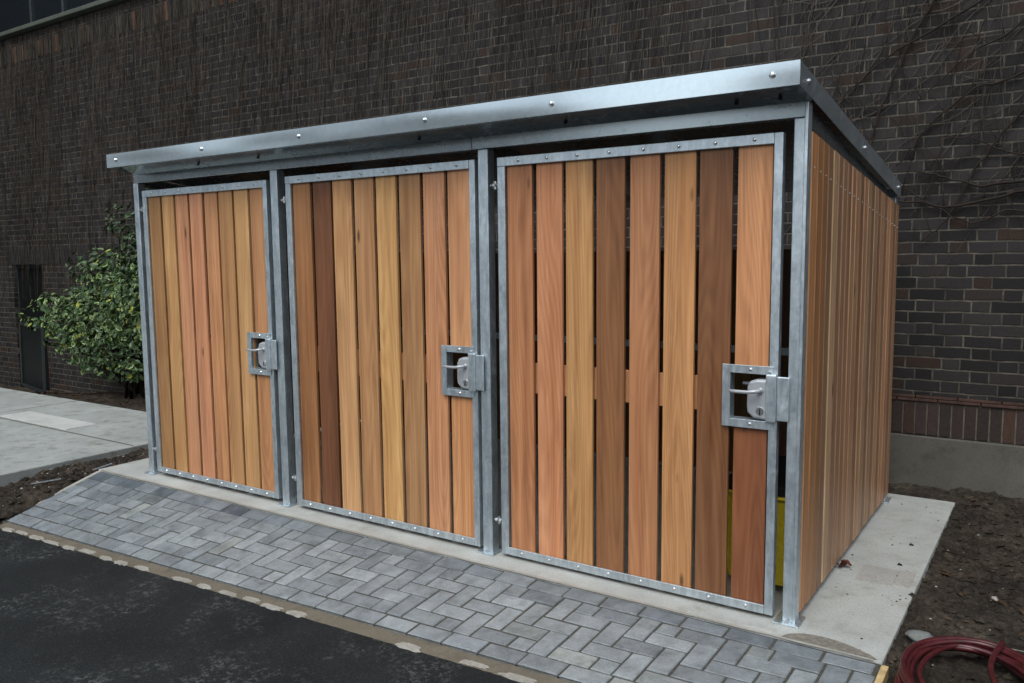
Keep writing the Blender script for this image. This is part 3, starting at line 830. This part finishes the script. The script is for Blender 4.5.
def door(k, xl, xr, zt, zb):
    w_ = .045; t_ = .005
    m_ = MB()
    m_.box(xl, xl+w_, -.004, .030, zb, zt-w_-.001)            # hinge stile
    m_.box(xr-.037, xr, -.004, .036, zb, zt)          # lock stile
    m_.box(xl, xr-.038, -.006, .004, zt-w_, zt)
    m_.box(xl+w_+.001, xr-.038, -.006, .004, zb, zb+w_*.9)
    d = m_.build('door', M['galv'], SH, bevel=.0025)
    nb = 8; a = xl+w_+.008; b = xr-.037-.004; pitch = (b-a+.020)/nb; bw = pitch-.023
    rr = random.Random(50+k)
    px0, px1, pz0, pz1 = xr-.240, xr, .843, 1.117
    for i in range(nb):
        x0 = a+i*pitch+rr.uniform(-.002, .002); x1 = x0+bw
        c = PAL[k][i]
        y0 = .009+rr.uniform(0, .003)
        spans = [(zb+.012, zt-.012, c)]
        if i == nb-1: spans = [(zb+.012, pz0+.015, LOWER8[k]), (pz1-.015, zt-.012, c)]
        for (za, zz, cc) in spans:
            cx = (x0+x1)/2
            bm_ = MB(); L = zz-za; S = 6; tw_ = rr.uniform(-.002, .002)
            # slightly bowed board
            for s in range(S):
                pass
            bm_.box(-(x1-x0)/2, (x1-x0)/2, 0, .019, 0, L)
            o = bm_.build('board', M['wood'], d, bevel=.0025, color=cc)
            o.location = (cx, y0, za); o.rotation_euler = (0, rr.gauss(0, .0006), rr.gauss(0, .006))
            if k == 2 and i == 7 and za < .5: o['label'] = 'dark red-brown short board below the lock'
        for z_, r_ in ((zt-.022, .0085), (zb+.020, .0075)):
            dome(MB(), ((x0+x1)/2, -.006, z_), (0, -1, 0), r_, .007).build('screw', M['chrome'], d)
    # rails behind boards
    for (z0, z1) in ((.892, 1.048),):
        MB().box(xl+.02, xr-.25, .036, .058, z0, z1).build('rail', M['wood'], d, bevel=.002, color=T(204, 146, 108))
    # lock surround: four flat bars round a dark recess
    x0, x1, z0, z1 = px0, xr-.0375, pz0, pz1
    lp = MB()
    b_ = .036
    lp.box(x0, x0+b_, -.010, -.0065, z0, z1); lp.box(x0+b_, x1+.02, -.010, -.0065, z1-b_, z1); lp.box(x0+b_, x1+.02, -.010, -.0065, z0, z0+b_)
    # sides of the recess
    lp.box(x0+b_-.003, x0+b_, -.0065, .05, z0+b_, z1-b_); lp.box(x0+b_, x1, -.0065, .05, z1-b_, z1-b_+.003); lp.box(x0+b_, x1, -.0065, .05, z0+b_-.003, z0+b_)
    lpo = lp.build('lock_surround', M['galv'], d, bevel=.0012)
    for z_ in (z1-b_/2, z0+b_/2):
        dome(MB(), (x0+.125, -.010, z_), (0, -1, 0), .008, .006).build('screw', M['chrome'], d)
    # lock case
    lc = MB()
    lx0, lx1, lz0, lz1 = xr-.128, xr-.028, .882, 1.062
    prof = [(lx1, lz0), (lx0+.03, lz0+.008), (lx0+.004, lz0+.03), (lx0, lz0+.06), (lx0+.002, lz1-.035), (lx0+.014, lz1-.012), (lx0+.04, lz1-.003), (lx1, lz1)]
    n_ = len(prof); base = len(lc.v)
    for (y_, s) in ((.045, 1.0), (-.012, 1.0), (-.020, .90)):
        cxm, czm = (lx0+lx1)/2, (lz0+lz1)/2
        lc.v += [(cxm+(x-cxm)*s, y_, czm+(z-czm)*s) for x, z in prof]
    for r_ in (0, 1):
        for i in range(n_):
            j = (i+1) % n_; lc.f.append((base+r_*n_+i, base+r_*n_+j, base+(r_+1)*n_+j, base+(r_+1)*n_+i))
    lc.f.append(tuple(base+2*n_+i for i in range(n_))); lc.f.append(tuple(base+n_-1-i for i in range(n_))); lc.c = [None]*len(lc.f)
    lc.build('lock_case', M['lock'], d, bevel=.003)
    # lever handle, with its twin seen behind
    hz_ = 1.013
    hd = MB(); hd.cyl((lx0+.06, -.019, hz_), (0, -1, 0), .013, .008, 14)
    hd.tube([(lx0+.06, -.024, hz_), (lx0+.058, -.044, hz_), (lx0+.046, -.058, hz_-.001), (lx0+.02, -.060, hz_-.005), (lx0-.03, -.058, hz_-.006), (lx0-.064, -.056, hz_-.005)], [.009, .009, .0085, .008, .0075, .0075], 8)
    hd.build('lever_handle', M['lock'], d, smooth=True)
    hd = MB(); hd.tube([(lx0+.02, .055, hz_+.016), (lx0-.040, .055, hz_+.016)], .007, 8); hd.build('lever_handle', M['lock'], d, smooth=True)
    ky = MB(); ky.cyl((lx0+.060, -.019, .925), (0, -1, 0), .017, .005, 18); ky.build('key_cylinder', M['chrome'], d, bevel=.001)
    MB().box(lx0+.0575, lx0+.0625, -.0255, -.0243, .908, .934).build('key_slot', M['black'], d)
    # cover box over the latch, standing proud of stile and post gap
    gc = MB(); gx0, gx1 = xr-.045, xr+.052
    gc.box(gx0, gx0+.045, -.028, -.0045, .880, 1.085); gc.build('latch_cover', M['galv'], d, bevel=.006, segs=3)
    MB().box(gx0+.046, gx1, -.022, -.012, .888, 1.078).build('latch_guard', M['galv'], d, bevel=.006, segs=3)
    dome(MB(), (gx0+.012, -.020, 1.093), (0, 0, 1), .008, .006).build('screw', M['chrome'], d)
    # hinges: threaded pin, nuts and eye in the gap to the post
    for hz2 in (1.955, .195):
        h_ = MB(); xg = xl
        h_.cyl((xg-.048, .006, hz2), (1, 0, 0), .006, .052, 10)
        h_.cyl((xg-.040, .006, hz2), (1, 0, 0), .011, .010, 6); h_.cyl((xg-.014, .006, hz2), (1, 0, 0), .012, .010, 6)
        h_.cyl((xg-.020, .006, hz2-.020), (0, 0, 1), .0085, .040, 12)
        h_.build('hinge', M['chrome'], d)
    return d
door(0, -4.6457, -3.3057, 2.085, .031)
door(1, -3.1292, -1.6792, 2.094, .025)
door(2, -1.5354, -.0993, 2.092, .020)

# --- side and back panels
def panel_right():
    fr_ = MB()
    for z0 in (.10, 1.0, 1.76): fr_.box(-.045, -.020, .075, 2.09, z0, z0+.05)
    d = fr_.build('side_panel', M['galv'], SH, bevel=.002)
    rr = random.Random(9); y = .064; i = 0
    base = [(196,134,88), (182,128,82), (176,120,80), (150,106,70), (196,156,110), (178,128,90), (190,146,106), (168,118,84)]
    n_ = 22; pitch = (2.20-.064)/n_
    while i < n_:
        y0 = .064+i*pitch; y1 = y0+pitch-.004
        zt0 = 2.094-.100*(y0-.064); zt1 = 2.094-.100*(y1-.064)
        c = base[i] if i < 6 else rr.choice(base); f = rr.uniform(.82, 1.12); c = tuple(q*f for q in T(*c))
        g_ = .5
        if i > 2:
            m_ = sum(c)/3; c = tuple(q*.80+m_*.20 for q in c)
        xo = rr.uniform(-.0015, .0015)
        L = .03
        m_ = MB()
        # board with chamfered long edges (V joint)
        ch = .008
        prof = [(-.018, y0), (-.018, y1), (-ch+xo, y1), (xo, y1-ch), (xo, y0+ch), (-ch+xo, y0)]
        bz = .034; top = lambda yy: 2.094-.100*(yy-.064)
        b_ = len(m_.v)
        m_.v += [(x, yy-y0, bz-.034) for x, yy in prof] + [(x, yy-y0, top(yy)-.034) for x, yy in prof]
        for q in range(6):
            w2_ = (q+1) % 6; m_.f.append((b_+q, b_+6+q, b_+6+w2_, b_+w2_))
        m_.f.append(tuple(b_+q for q in range(6))); m_.f.append(tuple(b_+11-q for q in range(6))); m_.c = [None]*8
        o = m_.build('board', M['wood'], d, color=c); o.location = (.0, y0, .034)
        for z_ in (1.95-.1*(y0-.06),): dome(MB(), (xo, (y0+y1)/2, z_), (1, 0, 0), .0042, .003).build('screw', M['galv'], d)
        i += 1
panel_right()
lfp = MB().box(-4.757, -4.735, .065, 2.09, 1.0, 1.05); d = lfp.build('side_panel', M['galv'], SH)
rr = random.Random(19)
for i in range(16):
    y0 = .07+i*.128; m_ = MB().box(-4.775, -4.758, y0, y0+.124, .034, 2.09-.1*(y0+.12))
    m_.build('board', M['wood'], d, bevel=.002, color=tuple(q*rr.uniform(.7, 1) for q in T(180,130,88)))
bk = MB().box(-4.70, -.06, 2.165, 2.18, .9, .95); d = bk.build('back_panel', M['galv'], SH)
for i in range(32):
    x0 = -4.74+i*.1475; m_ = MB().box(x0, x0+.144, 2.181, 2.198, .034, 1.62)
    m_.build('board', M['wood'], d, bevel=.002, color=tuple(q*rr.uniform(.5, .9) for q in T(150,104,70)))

# --- yellow bin inside the right bay
yb = empty('wheeled_bin', (-.26, .50, 0)); yb.scale = (.62, .9, .66); tag(yb, 'yellow plastic bin inside the shelter behind the right door', 'bin')
m_ = MB(); m_.hexa([(-.23, -.24, .06), (.23, -.24, .06), (.23, .26, .06), (-.23, .26, .06), (-.30, -.32, .72), (.29, -.32, .72), (.29, .34, .72), (-.30, .34, .72)])
m_.build('bin_body', M['yellow'], yb, bevel=.02)
MB().box(-.315, .305, -.335, .36, .722, .745).build('rim', M['yellow'], yb, bevel=.008)
MB().hexa([(-.31, -.33, .747), (.30, -.33, .747), (.30, .37, .747), (-.31, .37, .747), (-.25, -.27, .80), (.24, -.27, .80), (.24, .31, .83), (-.25, .31, .83)]).build('lid', M['black'], yb, bevel=.01)
for sx in (-.2, .2): MB().cyl((sx-.02, .22, .075), (1, 0, 0), .075, .04, 20).build('wheel', M['black'], yb)

# ------------------------------------------------------------------ hose, stones, leaf, rods, debris
hs = MB(); rr = random.Random(4); pts = []
turns = 9; N = 46; RL = [.33, .365, .30, .35, .275, .36, .25, .33, .31]; ph = [rr.uniform(0, 6.28) for _ in range(turns)]
cx, cy = .685, -.19
for k in range(turns*N):
    t = k/N; a = 2*math.pi*t-math.pi/2; i = int(t); u_ = t-i
    r0 = RL[i]; r1 = RL[min(i+1, turns-1)]
    r_ = r0+(r1-r0)*(u_*u_*(3-2*u_))
    r_ += .012*math.sin(3*a+ph[i])
    ox = .010*math.sin(t*1.3); oy = .014*math.cos(t*.9)
    x = cx+ox+r_*math.cos(a)*.70; y = cy+oy+r_*math.sin(a)
    z = .010 + .006*i + .012*(.5+.5*math.sin(a*2+i*1.3)) + (.014 if i % 2 else 0)
    pts.append(Vector((x, y, z)))
e = pts[-1]
for q in ((-.03, -.02, .01), (-.05, .06, .02)): pass
tail = [Vector((.74, -.56, .05)), Vector((.77, -.40, .075)), Vector((.756, -.236, .085)), Vector((.735, -.124, .085)), Vector((.736, -.005, .085)), Vector((.758, .14, .085))]
sm = []
P = [pts[-2], pts[-1]]+tail
for i in range(1, len(P)-1):
    p0, p1, p2, p3 = P[i-1], P[i], P[i+1], P[min(i+2, len(P)-1)]
    for k in range(6):
        t = k/6; sm.append(.5*((2*p1)+(-p0+p2)*t+(2*p0-5*p1+4*p2-p3)*t*t+(-p0+3*p1-3*p2+p3)*t**3))
pts = pts+sm[1:]+[tail[-1]]
hs.tube(pts, .0105, 10)
hs.v = [(x-cx, y-cy, z) for x, y, z in hs.v]
ho = hs.build('hose', M['hose'], smooth=True); ho.location = (cx, cy, -.02)
tag(ho, 'coiled dark red rubber hose lying on the soil beside the slab', 'hose')

def rock(name, p, s, mat, seed, label=None, cat=None, group=None, kind=None):
    bm = bmesh.new(); bmesh.ops.create_icosphere(bm, subdivisions=3, radius=1)
    for v in bm.verts:
        n_ = mnoise.noise(v.co*1.3+Vector((seed, 0, 0)))*.35+mnoise.noise(v.co*4+Vector((seed, 3, 0)))*.08
        v.co = v.co*(1+n_); v.co = Vector((v.co.x*s[0], v.co.y*s[1], v.co.z*s[2]))
    me = bpy.data.meshes.new(name); bm.to_mesh(me); bm.free(); me.materials.append(mat)
    o = bpy.data.objects.new(name, me); col.objects.link(o); o.location = p; o.rotation_euler = (0, 0, seed)
    for q in me.polygons: q.use_smooth = True
    if label: tag(o, label, cat, group, kind)
    return o
rock('rock', (.462, .200, -.012), (.058, .038, .024), M['stone'], .3, 'flat grey rock on the soil between slab and hose', 'rock')
rock('pebble', (.69, .80, -.01), (.018, .014, .010), M['haunch_light'], 2.2, 'white pebble lying on the soil above the hose', 'pebble')
# scattered clods and pebbles: uncountable
db = MB(); rr = random.Random(77)
def clod(m_, x, y, z, s):
    b = len(m_.v); k = 6
    top = (x+rr.uniform(-.2, .2)*s, y, z+s*rr.uniform(.5, .9)); ring = []
    for i in range(k):
        a = 6.283*i/k; q = s*rr.uniform(.6, 1.2); ring.append((x+q*math.cos(a), y+q*math.sin(a), z+s*rr.uniform(-.1, .25)))
    m_.v += [top]+ring; 
    for i in range(k): m_.f.append((b, b+1+i, b+1+(i+1) % k)); m_.c.append(None)
for i in range(5000):
    x = .38+1.2*rr.random(); y = -.7+3.4*rr.random(); s = .004+.026*rr.random()**3
    clod(db, x, y, z_right(x, y)-.002, s)
for i in range(1500):
    x = -5.68+.48*rr.random(); y = -1.2+2.4*rr.random(); s = .005+.028*rr.random()**3
    clod(db, x, y, z_left(x, y)-.002, s)
for i in range(60):
    x = .02+.34*rr.random(); y = -.1+2.3*rr.random(); clod(db, x, y, .0, .002+.006*rr.random()**2)
tag(db.build('soil_clods', M['soil']), 'loose crumbs and clods of earth on the bare soil', 'soil', kind='stuff')
gp = MB()
for i in range(130):
    x = .42+1.6*rr.random(); y = -.5+3.0*rr.random(); clod(gp, x, y, z_right(x, y), .003+.006*rr.random()**2)
for i in range(150):
    x = -5.66+.44*rr.random(); y = -1.0+2.2*rr.random(); clod(gp, x, y, z_left(x, y), .004+.010*rr.random()**2)

tag(gp.build('gravel', M['pebble']), 'small pale stones scattered over the bare soil and slab', 'gravel', kind='stuff')
lt = MB(); r5 = random.Random(8)
def litter(x, y, z):
    s_ = r5.uniform(.015, .04); a = r5.uniform(0, 6.28); ca, sa = math.cos(a), math.sin(a)
    q = [(-1, 0, 0), (0, -.45, .25), (1, 0, r5.uniform(0, .5)), (0, .45, .25)]
    p = [(x+s_*(u*ca-v*sa), y+s_*(u*sa+v*ca), z+s_*w) for u, v, w in q]
    lt.face([p[0], p[1], p[2]]); lt.face([p[0], p[2], p[3]])
for i in range(900):
    x = r5.uniform(-11, -5.3); y = r5.uniform(1.46, 2.7); litter(x, y, z_bed(x, y)+.004)
for i in range(70):
    x = r5.uniform(.42, 1.6); y = r5.uniform(.2, 2.7); litter(x, y, z_right(x, y)+.004)
for i in range(60):
    x = r5.uniform(-5.65, -5.25); y = r5.uniform(-1, 1.3); litter(x, y, z_left(x, y)+.004)
tag(lt.build('leaf_litter', plain('brown_litter', (.060, .036, .020), .85, 0, .2, .6, 6)), 'dead brown leaves lying on the soil under the bush and beside the slab', 'leaf litter', kind='stuff')
# dead leaf by the side panel
dl = MB(); rr = random.Random(3); pc = Vector((.028, .80, .012))
for k in range(4):
    a = k*1.7; ax = Vector((math.cos(a), math.sin(a), .35)); sd_ = Vector((-math.sin(a), math.cos(a), .2)); L = .040; W = .036
    c0 = pc+Vector((rr.uniform(-.012, .012), rr.uniform(-.02, .02), 0))
    prev = None
    for j in range(6):
        t = j/5; w_ = W*math.sin(math.pi*min(.98, t*.9+.06)); z = .012*math.sin(t*5+k)
        l_, m2, r_ = c0+ax*L*t+sd_*w_/2+Vector((0, 0, z+.008)), c0+ax*L*t+Vector((0, 0, z)), c0+ax*L*t-sd_*w_/2+Vector((0, 0, z+.009))
        if prev: dl.face([prev[0], prev[1], m2, l_]); dl.face([prev[1], prev[2], r_, m2])
        prev = (l_, m2, r_)
tag(dl.build('dead_leaf', M['dead_leaf']), 'curled red-brown dead leaf on the slab against the side boards', 'leaf')
# small dark leaves on slab
for i, (x, y, lab) in enumerate(((.262, 1.33, 'tiny dark dead leaf on the slab, farther of the pair by its right edge'), (.258, .985, 'tiny dark dead leaf on the slab beside the square patch'))):
    m_ = MB().hexa([(-.012, -.008, .0), (.012, -.006, .0), (.010, .009, .0), (-.008, .008, 0), (-.010, -.006, .006), (.010, -.005, .009), (.008, .007, .004), (-.006, .006, .010)])
    o = m_.build('dead_leaf', M['black']); o.location = (x, y, .001); tag(o, lab, 'leaf')
# metal offcuts in the left soil strip
for (a_, b_, lab) in (((-5.33, -.58, -.03), (-5.30, -.38, -.035), 'thin grey metal offcut leaning on the soil near the road'), ((-5.29, -.14, -.02), (-5.26, .0, .005), 'short grey metal offcut at the back corner of the blocks')):
    a_, b_ = Vector(a_), Vector(b_); m_ = MB(); bar(m_, (0, 0, 0), b_-a_, .016, .006)
    o = m_.build('metal_strip', M['galv'], bevel=.001); o.location = a_; tag(o, lab, 'metal strip')
# a few twigs on the right soil
for k, (p, q, lab) in enumerate((((.55, .20, -.01), (.95, .28, .0), 'thin pale twig on the soil just beyond the hose'), ((.42, 1.35, -.005), (.70, 1.15, .0), 'dark bent twig on the soil beside the slab middle'))):
    m_ = MB(); p, q = Vector(p), Vector(q); m_.tube([(0, 0, 0), (q-p)*.4+Vector((.01, .015, .006)), (q-p)*.75+Vector((0, -.01, .004)), q-p], [.003, .003, .0025, .0015], 6)
    o = m_.build('twig', M['twig'] if k else M['sand'], smooth=True); o.location = p; tag(o, lab, 'twig')

# ------------------------------------------------------------------ unseen houses added over the road for the steel to reflect
def added_house(x0, x1, y, h, seed, label):
    t = empty('added_brick_building', ((x0+x1)/2, y, -.5)); tag(t, label, 'building')
    cx = (x0+x1)/2; W_ = (x1-x0)/2; n_ = max(2, int((x1-x0)/3.2)); m_ = MB()
    m_.box(-W_, W_, -8, 0, 0, h); wl = m_.build('wall', M['brick'], t)
    MB().hexa([(-W_-.3, -8.3, h+.01), (W_+.3, -8.3, h+.01), (W_+.3, .3, h+.01), (-W_-.3, .3, h+.01), (-W_, -4.6, h+2.4), (W_, -4.6, h+2.4), (W_, -3.4, h+2.4), (-W_, -3.4, h+2.4)]).build('roof', M['plinth'], t)
    for i in range(n_):
        xc = -W_+(i+.5)*2*W_/n_
        for z0 in (1.1, 4.1, 7.1):
            if z0+1.7 > h: continue
            f = MB().box(xc-.6, xc+.6, .003, .06, z0, z0+1.7).build('window', M['path'], t)
            MB().box(xc-.52, xc+.52, .063, .07, z0+.08, z0+1.62).build('pane', M['glass'], f)
    return t
added_house(-46, -14.4, -18, 5.2, 1, 'long unseen brick building added across the road for the steel to reflect, left of the gap')
added_house(-6.2, 16, -18, 5.2, 2, 'unseen brick building added across the road for the steel to reflect, right of the gap')
wg = empty('added_brick_building', (-17, -3.5, -.5)); tag(wg, 'unseen tall brick wing added at the left end of the wall to shade the bush side', 'building')  # unseen wing, added to block sky light from the left
MB().box(-4, 2.5, -.4, 6.25, 0, 8.5).build('wall', M['brick'], wg)
MB().box(-4.2, 2.7, -.6, 6.25, 8.51, 8.7).build('roof', M['plinth'], wg)
for y_ in (1.4, 4.0):
    for z0 in (1.4, 5.0):
        f = MB().box(2.503, 2.56, y_-.6, y_+.6, z0, z0+1.8).build('window', M['path'], wg)
        MB().box(2.563, 2.57, y_-.52, y_+.52, z0+.08, z0+1.72).build('pane', M['glass'], f)

# ------------------------------------------------------------------ light
world = bpy.data.worlds.new('World'); scene.world = world; world.use_nodes = True
nt = world.node_tree; bg = nt.nodes['Background']
sky = nt.nodes.new('ShaderNodeTexSky'); sky.sky_type = 'NISHITA'; sky.sun_disc = False
SE, AZ = 54, 168      # elevation, azimuth measured from +y clockwise
sky.sun_elevation = R(SE); sky.sun_rotation = R(AZ); sky.dust_density = 3.0; sky.air_density = 1.0; sky.ozone_density = 1.0
bw = nt.nodes.new('ShaderNodeRGBToBW'); nt.links.new(sky.outputs[0], bw.inputs[0])
tn = nt.nodes.new('ShaderNodeMix'); tn.data_type = 'RGBA'; tn.blend_type = 'MULTIPLY'; tn.inputs[0].default_value = 1
nt.links.new(bw.outputs[0], tn.inputs[6]); tn.inputs[7].default_value = (.93, 1.02, 1.05, 1)
mx = nt.nodes.new('ShaderNodeMix'); mx.data_type = 'RGBA'; mx.inputs[0].default_value = .62      # cloud cover greys the sky
nt.links.new(sky.outputs[0], mx.inputs[6]); nt.links.new(tn.outputs[2], mx.inputs[7]); nt.links.new(mx.outputs[2], bg.inputs[0]); bg.inputs[1].default_value = .15
sd_ = Vector((math.sin(R(AZ))*math.cos(R(SE)), math.cos(R(AZ))*math.cos(R(SE)), math.sin(R(SE))))
L = bpy.data.lights.new('sun', 'SUN'); L.energy = 1.0; L.angle = R(40); L.color = (1.0, .985, .965)
lo = bpy.data.objects.new('sun', L); col.objects.link(lo); lo.rotation_euler = sd_.to_track_quat('Z', 'Y').to_euler()

# ------------------------------------------------------------------ camera
cam = bpy.data.cameras.new('camera'); co = bpy.data.objects.new('camera', cam); col.objects.link(co); scene.camera = co
cam.sensor_width = 36; cam.lens = 824.2/1024*36; cam.clip_end = 1000; cam.clip_start = .05
yaw, pitch, roll = .5934, .1045, -.0105
co.location = (.9003, -3.4963, 1.6)
Mx = Matrix.Rotation(yaw, 3, 'Z') @ Matrix.Rotation(math.pi/2-pitch, 3, 'X') @ Matrix.Rotation(-roll*-1, 3, 'Z')
co.rotation_euler = Mx.to_euler()
scene.render.resolution_x = 1024; scene.render.resolution_y = 683
scene.render.engine = 'CYCLES'
vs = scene.view_settings; vs.view_transform = 'Standard'; vs.look = 'None'; vs.exposure = 0.52; vs.gamma = 1
vs.use_curve_mapping = False
